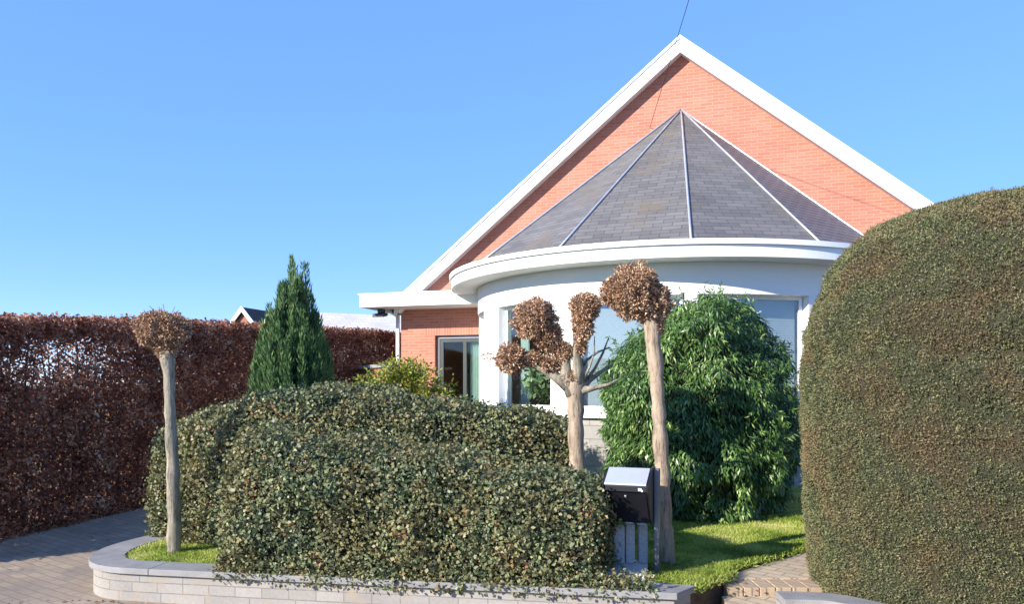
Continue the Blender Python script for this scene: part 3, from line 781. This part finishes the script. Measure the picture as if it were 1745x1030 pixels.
# gentle horizontal creases left by clipping
cc = np.array([3.60, 5.80]); rad = norm(np.c_[V[:, 0] - cc[0], V[:, 1] - cc[1], np.zeros(len(V))])
ph = fbm(V, .8, 31.) * .35
cr = -.034 * np.exp(-((V[:, 2] - (1.95 + ph)) / .07) ** 2) - .026 * np.exp(-((V[:, 2] - (1.55 + ph * .7)) / .06) ** 2) - .022 * np.exp(-((V[:, 2] - (2.45 + ph)) / .06) ** 2)
V = V + rad * cr[:, None] + rad * (fbm(V, 5., 4.) * .018)[:, None]
org = (3.60, 5.80, .1); off = np.array(org)
yb = empty('clipped_bush', org); tag(yb, 'huge smoothly clipped dome-shaped evergreen bush with green and brownish needles at the right edge', 'bush')
front = None
n = 620000; P, Nn, _ = sample(V, Q, n)
vis = np.einsum('ij,ij->i', Nn[:, :2], norm(-np.c_[P[:, 0], P[:, 1], P[:, 0] * 0])[:, :2]) > -.35
keep = vis | (RNG.random(n) < .35); P, Nn = P[keep], Nn[keep]; n = len(P)
keep = RNG.random(n) > np.clip((fbm(P[:, :], 14., 50.) - .30) * 2.2, 0, .7); P, Nn = P[keep], Nn[keep]; n = len(P)
P = P + Nn * RNG.normal(-.3, 1, (n, 1)) * .010
s = RNG.uniform(.009, .020, n)
leaves('needles', P - off, Nn + rvec(n) * .95, rvec(n), s, s * .5, M['yew'], yb, .1, clump=(.05, .45))
np_mesh('branches_or_core', shrink(V, Q, .014) - off, Q, M['yewcore'], yb, smooth=True)  # solid dark shell under the needles, shades the pits by colour
P, Nn, _ = sample(V, Q, 900); rep = 14; k = np.repeat(np.arange(900), rep); tt = np.tile(np.linspace(0, 1, rep), 900)[:, None]
dd = norm(Nn + rvec(900) * .5 + np.array([0, 0, .5])); ln = RNG.uniform(.015, .05, (900, 1)); PP = P[k] + dd[k] * ln[k] * tt
leaves('shoots', PP - off, dd[k] * .6 + rvec(len(k)), rvec(len(k)), RNG.uniform(.010, .02, len(k)), .007, M['yew'], yb, .1)

# ------------------------------------------------------------------ green laurel bush
def dome(t):
    z = math.sin(t * math.pi / 2) ** 1.1
    r = .93 + .07 * math.sin(min(z, .6) / .6 * math.pi / 2) if z < .35 else (1 - ((z - .35) / .65) ** 3.1) ** (1 / 2.3) if z < 1 else 0
    return r, z
V, Q = blob_shell(2.16, 9.25, .24, 2.66, 1.05, nu=70, nv=40, amp=.20, nsc=1.5, seed=14., prof=dome)
V = V + norm(np.c_[V[:, 0] - 2.16, V[:, 1] - 9.25, V[:, 2] * 0]) * (fbm(V, 3.2, 77.) * .15)[:, None]
org = (2.12, 9.25, .24); off = np.array(org)
lb_ = empty('evergreen_bush', org); tag(lb_, 'glossy green broad evergreen bush with drooping narrow leaves in front of the bay windows', 'bush')
n = 56000; P, Nn, _ = sample(V, Q, n); P = P - Nn * np.abs(RNG.normal(0, 1, (n, 1))) * .085 + rvec(n) * .02
Dl = Nn * .6 + rvec(n) * .5 + np.array([0, 0, -.95]); s = RNG.uniform(.045, .10, n)
leaves('leaves', P - off, Dl, Nn + rvec(n) * .6 + np.array([0, 0, .4]), s, s * .22, M['laurel'], lb_, .06, clump=(.13, .5))
# sprigs standing out of the outline
m_ = 260; Pc, Nc, _ = sample(V, Q, m_); PP, DD = [], []
q = MB()
for i in range(m_):
    if Pc[i, 2] < .8: continue
    dirn = Vector(Nc[i]) * .8 + Vector((0, 0, .5)) + Vector(rvec(1)[0]) * .4; dirn.normalize(); L_ = random.uniform(.06, .22)
    base_ = Vector(Pc[i])
    for k in range(16):
        PP.append(base_ + dirn * L_ * (k / 15)); DD.append(dirn * .4 + Vector(rvec(1)[0]) * .9 + Vector((0, 0, -.3)))
PP = np.array(PP); DD = np.array(DD); s = RNG.uniform(.045, .09, len(PP))
leaves('sprig_leaves', PP - off, DD, rvec(len(PP)), s, s * .22, M['laurel'], lb_, .05)
V, Q = blob_shell(2.16, 9.25, .24, 2.45, .84, nu=50, nv=30, amp=.12, nsc=1.5, seed=14., prof=dome)
np_mesh('branches_or_core', V - off, Q, M['core'], lb_, smooth=True)  # smaller solid shell, its dark colour gives the gaps their shade

# ------------------------------------------------------------------ cypress
cyx, cyy = px(500, 10.4), 10.4
cy = empty('cypress', (cyx, cyy, .3)); tag(cy, 'slim pointed dark green cypress between the beech hedge and the ivy hedge', 'tree')
q = MB(); q.tube([(0, 0, -.15), (0, 0, 1.2), (0, 0, 2.5)], [.06, .045, .01], 8); q.build('trunk', M['bark_green'], cy)
PP, DD, NN = [], [], []; cv = MB()
def cyr(z): # radius at height z (0..3.0)
    return .56 * (1 - max(0, (z - .7)) ** 2.1 / 2.25 ** 2.1) ** .85 if z < 2.95 else .0
plumes = []
for i in range(150):
    a = random.uniform(0, 6.28); rr = math.sqrt(random.uniform(0, 1)) * .95
    zt = None
    r0 = rr * .54
    # plume tip where the profile radius equals r0
    z = 2.95
    while z > .5 and cyr(z) < r0: z -= .03
    plumes.append((a, r0, z + random.uniform(-.05, .12)))
plumes += [(2.2, .08, 3.08), (.2, .17, 2.98), (.1, .12, 3.0), (3.0, .2, 2.7), (1.2, .05, 2.95)]
for a, r0, zt in plumes:
    z0 = max(-.2, zt - random.uniform(.9, 1.7)); x0, y0 = r0 * math.cos(a), r0 * math.sin(a)
    m2 = int(230 * (zt - z0)); t = RNG.random(m2); z = z0 + (zt - z0) * t
    pr = .085 * (1 - t) ** .6 + .006; qq = RNG.random(m2) * 6.28; u_ = np.sqrt(RNG.random(m2))
    sc = .82 + .18 * t
    PP.append(np.c_[x0 * (1.12 - .12 * t) + pr * u_ * np.cos(qq), y0 * (1.12 - .12 * t) + pr * u_ * np.sin(qq), z])
    DD.append(np.c_[np.cos(qq) * .28 + x0 * .3, np.sin(qq) * .28 + y0 * .3, np.ones(m2)])
    cv.tube([(x0, y0, z0), (x0 * .97, y0 * .97, (z0 + zt) / 2), (x0 * .9, y0 * .9, zt - .1)], [.05, .04, .004], 6, cap=False)
PP = np.vstack(PP); DD = np.vstack(DD); n = len(PP); s = RNG.uniform(.05, .11, n)
leaves('foliage', PP, DD + rvec(n) * .18, rvec(n), s, s * .17, M['cypress'], cy, .03, clump=(.14, .5))
cv.build('branches_or_core', M['core'], cy)

# ------------------------------------------------------------------ yellow-green shrub
shx, shy = px(688, 9.6), 9.6
ys = empty('loose_shrub', (shx, shy, .25)); tag(ys, 'loose yellow-green shrub peeking over the ivy in front of the brick wall', 'shrub')
q = MB(); PP, DD = [], []
for i in range(85):
    a = random.uniform(0, 6.28); r = random.uniform(.1, .78); x1, y1 = r * math.cos(a) * 1.0, r * math.sin(a) * .5
    zt = 1.74 - .40 * (abs(x1) / .7) ** 2 + random.uniform(-.18, .06)
    pts = [Vector((x1 * .2, y1 * .2, 0)), Vector((x1 * .7, y1 * .7, zt * .6)), Vector((x1, y1, zt))]
    q.tube(pts, [.007, .005, .002], 5, cap=False)
    for k in range(190):
        t = random.uniform(.35, 1); p = (pts[0].lerp(pts[1], t / .6) if t < .6 else pts[1].lerp(pts[2], (t - .6) / .4))
        v = Vector(rvec(1)[0]); PP.append(p + v * random.uniform(0, .09)); DD.append(v + Vector((0, 0, .3)))
leaves('leaves', np.array(PP), np.array(DD), rvec(len(PP)), RNG.uniform(.03, .06, len(PP)), .026, M['yellow'], ys, .1)
q.build('stem', M['corebrown'], ys)

# ------------------------------------------------------------------ pollarded trees
def knob(parent, c, r, stretch=(1, 1, 1), n=5200, seed=0., neck=None):
    n = int(n * 1.7)
    """knotty club of dry curled leaves and clipped twigs"""
    c = np.array(c, float); st3 = np.array(stretch)
    u = rvec(n); rr = 1 + .34 * fbm(u * 1.0, 2.2, seed); dist = rr * (1 - np.abs(RNG.normal(0, .13, n)))
    P = c + u * st3 * (r * dist)[:, None]
    if neck is not None:   # taper to the branch end
        nk = np.array(neck, float); m2 = n // 3; t = RNG.random((m2, 1)); 
        P2 = c * (1 - t) + nk * t + rvec(m2) * (r * (.85 - .6 * t)) * RNG.random((m2, 1)) ** .4; P = np.vstack([P, P2]); u = np.vstack([u, norm(P2 - (c * (1 - t) + nk * t))])
    nn_ = len(P); s = RNG.uniform(.012, .036, nn_)
    return P, u + rvec(nn_) * .9, s
def finish_crown(parent, parts, name='crown'):
    P = np.vstack([p[0] for p in parts]); D = np.vstack([p[1] for p in parts]); s = np.concatenate([p[2] for p in parts])
    leaves('crown', P, D, rvec(len(P)), s, s * .38, M['dry'], parent, .25)
def lump(mb, c, r, st3, seed):
    nu, nv = 16, 10; k0 = []
    V = []
    for j in range(nv + 1):
        a = -math.pi / 2 + math.pi * j / nv
        for i in range(nu):
            p = Vector((math.cos(a) * math.cos(2 * math.pi * i / nu), math.cos(a) * math.sin(2 * math.pi * i / nu), math.sin(a)))
            k = 1 + .25 * noise.noise(p * 2 + Vector((seed, 0, 0))); V.append((c[0] + p.x * r * st3[0] * k, c[1] + p.y * r * st3[1] * k, c[2] + p.z * r * st3[2] * k))
    mb.add(V, [(j * nu + i, j * nu + (i + 1) % nu, (j + 1) * nu + (i + 1) % nu, (j + 1) * nu + i) for j in range(nv) for i in range(nu)])
def trunk(parent, pts, rad, mat, knots=()):
    # resample for a knobbly outline
    P = [Vector(p) for p in pts]; out, rr = [], []
    for i in range(len(P) - 1):
        m2 = max(3, int((P[i + 1] - P[i]).length / .05))
        for k in range(m2):
            t = k / m2; p = P[i].lerp(P[i + 1], t); r = rad[i] * (1 - t) + rad[i + 1] * t
            out.append(p + Vector((noise.noise(p * 3), noise.noise(p * 3 + Vector((5, 0, 0))), 0)) * .012); rr.append(r * (1 + .20 * noise.noise(p * 11 + Vector((3, 1, 0)))))
    out.append(P[-1]); rr.append(rad[-1])
    mb = MB(); mb.tube(out, rr, 16, wob=.12)
    return mb.build('trunk', mat, parent, smooth=True)
def twigs(mb, c, r, n, L0=.03, L1=.085, rad=.0028, st3=(1, 1, 1)):
    for i in range(n):
        v = Vector(rvec(1)[0]); v = Vector((v.x * st3[0], v.y * st3[1], v.z * st3[2])); p = Vector(c) + v * r * .8
        q1 = p + (v + Vector(rvec(1)[0]) * .5).normalized() * random.uniform(L0, L1)
        mb.tube([p, q1], [rad, rad * .6], 5)

# left one
t1x, t1y = px(297, 6.85), 6.85
T1 = empty('pollard_tree', (t1x, t1y, .25)); tag(T1, 'pollarded tree with one small brown head, standing in the left grass oval', 'tree', 'pollarded trees in the front garden')
trunk(T1, [(.0, 0, -.1), (0, 0, .4), (-.025, 0, 1.0), (-.05, 0, 1.58), (-.07, 0, 1.75)], [.062, .054, .05, .052, .065], M['bark_green'])
c1 = (-.105, 0, 1.93)
q = MB(); lump(q, c1, .15, (1.0, 1.0, .9), 1.); twigs(q, c1, .2, 60); q.build('knob', M['corebrown'], T1)
finish_crown(T1, [knob(T1, (-.165, 0, 1.94), .155, (1, 1, .95), 3800, 1., neck=(-.08, 0, 1.70)), knob(T1, (-.03, .0, 1.93), .145, (1, 1, .95), 3400, 4., neck=(-.07, 0, 1.64))])

# right one by the mailbox
t3x, t3y = px(1133, 6.5), 6.5
T3 = empty('pollard_tree', (t3x, t3y, .25)); tag(T3, 'pollarded tree with one large brown head on a straight trunk, right behind the mailbox', 'tree', 'pollarded trees in the front garden')
def t3(xp, y): return (px(xp, 6.5) - t3x, 0, pz(y, 6.5) - .25)
trunk(T3, [(.03, 0, -.1), (0.015, 0, .06), t3(1130, 850), t3(1124, 720), t3(1117, 620), t3(1110, 555), t3(1104, 520)], [.088, .070, .062, .060, .062, .068, .085], M['bark'])
q = MB(); k1, k2 = t3(1078, 497), t3(1108, 522); lump(q, k1, .17, (1., 1, .95), 3.); lump(q, k2, .12, (1, 1, 1), 8.)
twigs(q, k1, .2, 70); twigs(q, k2, .16, 30); q.build('knob', M['corebrown'], T3)
finish_crown(T3, [knob(T3, k1, .215, (1., 1, .95), 7500, 11., neck=t3(1104, 545)), knob(T3, t3(1112, 515), .15, (1, 1, 1.0), 3600, 12., neck=t3(1122, 565)), knob(T3, t3(1050, 500), .12, (1, 1, 1), 1500, 15.)])

# branching one in the middle
t2x, t2y = px(984, 7.15), 7.15
T2 = empty('pollard_tree', (t2x, t2y, .25)); tag(T2, 'pollarded tree forking into several knobbly brown heads between the ivy and the green bush', 'tree', 'pollarded trees in the front garden')
def t2(xp, y, dy=0): return (px(xp, 7.15) - t2x, dy, pz(y, 7.15) - .25)
trunk(T2, [(0, 0, -.1), t2(984, 850), t2(982, 760), t2(981, 700), t2(979, 662), t2(979, 652), t2(979, 646)], [.085, .078, .072, .074, .098, .085, .03], M['bark'])
q = MB()
def limb(pts, r):
    p2 = []
    P = [Vector(p) for p in pts]
    q.tube([p + Vector((random.uniform(-.008, .008), 0, random.uniform(-.008, .008))) for p in P], r, 10, wob=.25)
limb([t2(975, 672), t2(965, 645), t2(962, 600, .02), t2(945, 570, .03), t2(925, 550, .03)], [.075, .06, .048, .04, .05])
limb([t2(982, 668), t2(985, 630, -.03), t2(982, 600, -.05), t2(990, 565, -.05), t2(995, 530, -.05)], [.07, .05, .035, .03, .045])
limb([t2(970, 662), t2(945, 640, .05), t2(910, 622, .08), t2(875, 612, .1), t2(840, 608, .12)], [.06, .045, .035, .04, .006])
limb([t2(985, 665), t2(1005, 650, .06), t2(1025, 636, .1), t2(1050, 618, .15)], [.05, .026, .018, .006])
limb([t2(985, 668), t2(1008, 662, -.06), t2(1035, 655, -.1), t2(1055, 645, -.12)], [.05, .024, .016, .005])
limb([t2(1000, 652, .05), t2(1015, 625, .08), t2(1030, 600, .1), t2(1038, 575, .1)], [.02, .014, .010, .004])
limb([t2(990, 655, -.02), t2(1005, 625, -.05), t2(1012, 600, -.05), t2(1013, 575, -.06)], [.016, .009, .007, .004])
limb([t2(985, 640, .1), t2(1003, 612, .14), t2(1022, 598, .18), t2(1045, 592, .2)], [.018, .012, .010, .005])
q.build('branches_or_core', M['bark_green'], T2, smooth=True)
q = MB()
ks = [(t2(912, 545, .03), .185, (1, 1, .98), 6000), (t2(935, 575, .03), .12, (1, 1, 1), 2200), (t2(995, 527, -.05), .125, (1, 1, 1.05), 3000), (t2(992, 560, -.05), .085, (1, 1, 1.4), 1300),
      (t2(872, 612, .1), .135, (1, 1, .95), 2800), (t2(908, 612, .08), .075, (1.3, 1, .8), 900), (t2(940, 620, .05), .085, (1.3, 1, .9), 1100), (t2(962, 600, .0), .07, (1, 1, 1.2), 700), (t2(972, 645, .0), .07, (1, 1, .9), 500), (t2(948, 590, .02), .06, (1, 1, 1.3), 500), (t2(988, 592, -.05), .05, (1, 1, 1.5), 400)]
for i, (c, r, s3, m2) in enumerate(ks): lump(q, c, r * .68, s3, i * 3.); twigs(q, c, r, int(r * 520), .03, .075)
q.build('knob', M['corebrown'], T2)
finish_crown(T2, [knob(T2, c, r, s3, m2, 20. + i) for i, (c, r, s3, m2) in enumerate(ks)] + [knob(T2, t2(830, 607, .12), .03, (1.6, 1, .9), 70, 3.)])

# ------------------------------------------------------------------ mailbox
AM = -math.radians(20)
mbx = empty('mailbox', (px(1027, 6.0), 6.0, 0), AM); tag(mbx, 'black wall-style letterbox with slanted steel lid on a metal post beside the ivy', 'mailbox')
Wm = .345
# local: x right, y back
pr = [(0.0, .955), (.165, 1.055), (.30, 1.055), (.30, .645), (.155, .645)]
q = MB(); q.prism([(.004, .905), (.004, .948), (.16, 1.045), (.30, 1.045), (.30, .650), (.155, .650), (.018, .895)], .006, Wm - .006, 'x'); q.build('body', M['box'], mbx, bevel=.003)
q = MB(); q.prism([(-.006, .952), (.165, 1.058), (.165, 1.070), (-.006, .964)], .012, Wm - .014, 'x'); q.build('lid', M['steel'], mbx, bevel=.002)
q = MB(); q.prism([(-.012, .948), (.165, 1.060), (.165, 1.072), (.30, 1.072), (.30, .64), (.16, .64), (.0, .90)], Wm - .012, Wm + .004, 'x')
q.prism([(-.012, .948), (.165, 1.060), (.165, 1.072), (.30, 1.072), (.30, .64), (.16, .64), (.0, .90)], -.004, .011, 'x'); q.build('side_panel', M['box'], mbx, bevel=.002)
q = MB(); q.prism([(.008, .888), (.0, .892), (.140, .655), (.15, .655)], .014, Wm - .016, 'x')
q.build('door', M['box'], mbx, bevel=.002)
q = MB(); q.tube([(Wm * .5, .012, .872), (Wm * .5, .030 - .024, .865)], .009, 14); q.build('lock', M['steel'], mbx)
q = MB()   # small post-horn style mark: ring + bell
q.box(Wm - .075, Wm - .050, -.0015, .0035, .914, .934); q.box(Wm - .052, Wm - .040, -.0015, .0035, .908, .922); q.build('emblem', M['white'], mbx)
q = MB(); q.box(Wm + .006, Wm + .042, .22, .29, .26, 1.06); q.build('post', M['post'], mbx, bevel=.003)
# upright granite stones on a base slab
for i, (xp, wd, zt) in enumerate(((1054, .085, .595), (1073, .068, .615), (1095, .068, .605))):
    g = MB(); X_ = px(xp, 6.25); g.prism([(X_ - wd / 2, 6.22), (X_ + wd / 2, 6.20), (X_ + wd / 2, 6.30), (X_ - wd / 2, 6.31)], .305, zt, 'z')
    c = Vector((X_, 6.26, .305)); g.v = [(a - c.x, b_ - c.y, z - c.z) for a, b_, z in g.v]
    o = g.build('palisade_stone', M['granite'], bevel=.008); o.location = c
    tag(o, ('leftmost upright granite stone below the mailbox, half behind ivy', 'middle upright granite stone below the mailbox', 'rightmost upright granite stone below the mailbox, next to the post')[i], 'stone', 'upright stones under the mailbox')
g = MB(); c = Vector((px(1070, 6.1), 6.1, .25)); g.box(-.16, .15, -.22, .26, 0, .055); o = g.build('base_slab', M['granite'], bevel=.006); o.location = c; o.rotation_euler = (0, 0, -.17)
tag(o, 'flat pale granite slab on the ground below the mailbox', 'slab')

# ------------------------------------------------------------------ grass
def inpoly(x, y, poly):
    c = np.zeros(len(x), bool); j = len(poly) - 1
    for i in range(len(poly)):
        xi, yi = poly[i]; xj, yj = poly[j]
        c ^= ((yi > y) != (yj > y)) & (x < (xj - xi) * (y - yi) / (yj - yi + 1e-12) + xi); j = i
    return c
inn = [(p.x, p.y) for p in offset_line(wl, .285)][::-1] + lawn_edge_r + [(8.2, 16), (-3.0, 17)]
def grass(x0, x1, y0, y1, n):
    x = RNG.uniform(x0, x1, n); y = RNG.uniform(y0, y1, n); k = inpoly(x, y, inn); return np.c_[x[k], y[k]]
G = np.vstack([grass(-3.7, -1.6, 6.2, 7.6, 26000), grass(.7, 5.2, 5.6, 8.6, 120000), grass(1.2, 6.5, 8.6, 12.5, 45000)])
n = len(G); Z = .25 + np.maximum(0, G[:, 1] - 6.5) * .012
hn = fbm(np.c_[G, Z * 0], 3.2, 8.); hgt = RNG.uniform(.022, .042, n) * (1 + .5 * hn)
cl = np.clip(.45 + .9 * fbm(np.c_[G, Z * 0], 1.7, 3.) + RNG.normal(0, .2, n), 0, 1)
o = leaves('grass', np.c_[G, Z - .003], np.c_[RNG.normal(0, .75, (n, 2)), np.ones(n)], rvec(n) * np.array([1, 1, .2]), hgt, .006, M['grass'], None, .02, rnd=cl, wide=.3)
tag(o, 'short green lawn grass around the bushes and pollarded trees', 'grass', kind='stuff')
# ragged grass and soil tufts along the path edge + ivy litter
n = 5000; t = RNG.random(n); E = np.array(lawn_edge_r[:7]); idx = t * (len(E) - 1); i0 = idx.astype(int); fr = (idx - i0)[:, None]
Pp = E[i0] * (1 - fr) + E[np.minimum(i0 + 1, len(E) - 1)] * fr + RNG.normal(0, .03, (n, 2))
o = leaves('edge_grass', np.c_[Pp, .21 + RNG.random(n) * .04], np.c_[RNG.normal(0, .8, (n, 2)), np.ones(n) * .7], rvec(n), RNG.uniform(.03, .06, n), .006, M['grass'], None, .02)
tag(o, 'ragged grass hanging over the edge of the garden path', 'grass', kind='stuff')
def litter(n, poly, z, sz):
    x = RNG.uniform(*poly[:2], n); y = RNG.uniform(*poly[2:], n); return np.c_[x, y, np.full(n, z)]
PL = np.vstack([litter(260, (-5, 1.2, 5.95, 6.25), .006, .03), litter(160, (.9, 1.7, 5.7, 6.6), .262, .03), litter(90, (-5.4, -3.6, 7, 10), .12, .03)])
PL[420:, 2] = np.array([drive_z(v) + .012 for v in PL[420:, 1]]); n = len(PL)
o = leaves('fallen_leaves', PL, np.c_[RNG.normal(0, 1, (n, 2)), np.zeros(n)], np.c_[RNG.normal(0, .3, (n, 2)), np.ones(n)], RNG.uniform(.015, .04, n), RNG.uniform(.012, .03, n), M['fallen'], None, .1)
tag(o, 'dry brown leaves scattered along the foot of the wall and hedge', 'leaf litter', kind='stuff')
# trailing ivy over the coping
n = 5200; t = RNG.random(n); xx = -2.3 + 3.3 * t; yy = 5.45 - .18 * (xx - 1.14) + RNG.gamma(1.6, .09, n) - .02
keep = yy < 5.45 - .18 * (xx - 1.14) + .45; xx, yy = xx[keep], yy[keep]; n = len(xx)
zz = .275 + RNG.random(n) ** 2 * .10
front_ = yy < 5.45 - .18 * (xx - 1.14); zz[front_] = .27 - RNG.random(front_.sum()) * .07
o = leaves('trailing_ivy', np.c_[xx, yy, zz], rvec(n) + np.array([0, -.4, -.2]), rvec(n) * .7 + np.array([0, -.5, .7]), RNG.uniform(.018, .036, n), RNG.uniform(.016, .03, n), M['ivy'], None, .1)
tag(o, 'loose ivy trailing across the top of the wall coping', 'ivy', kind='stuff')
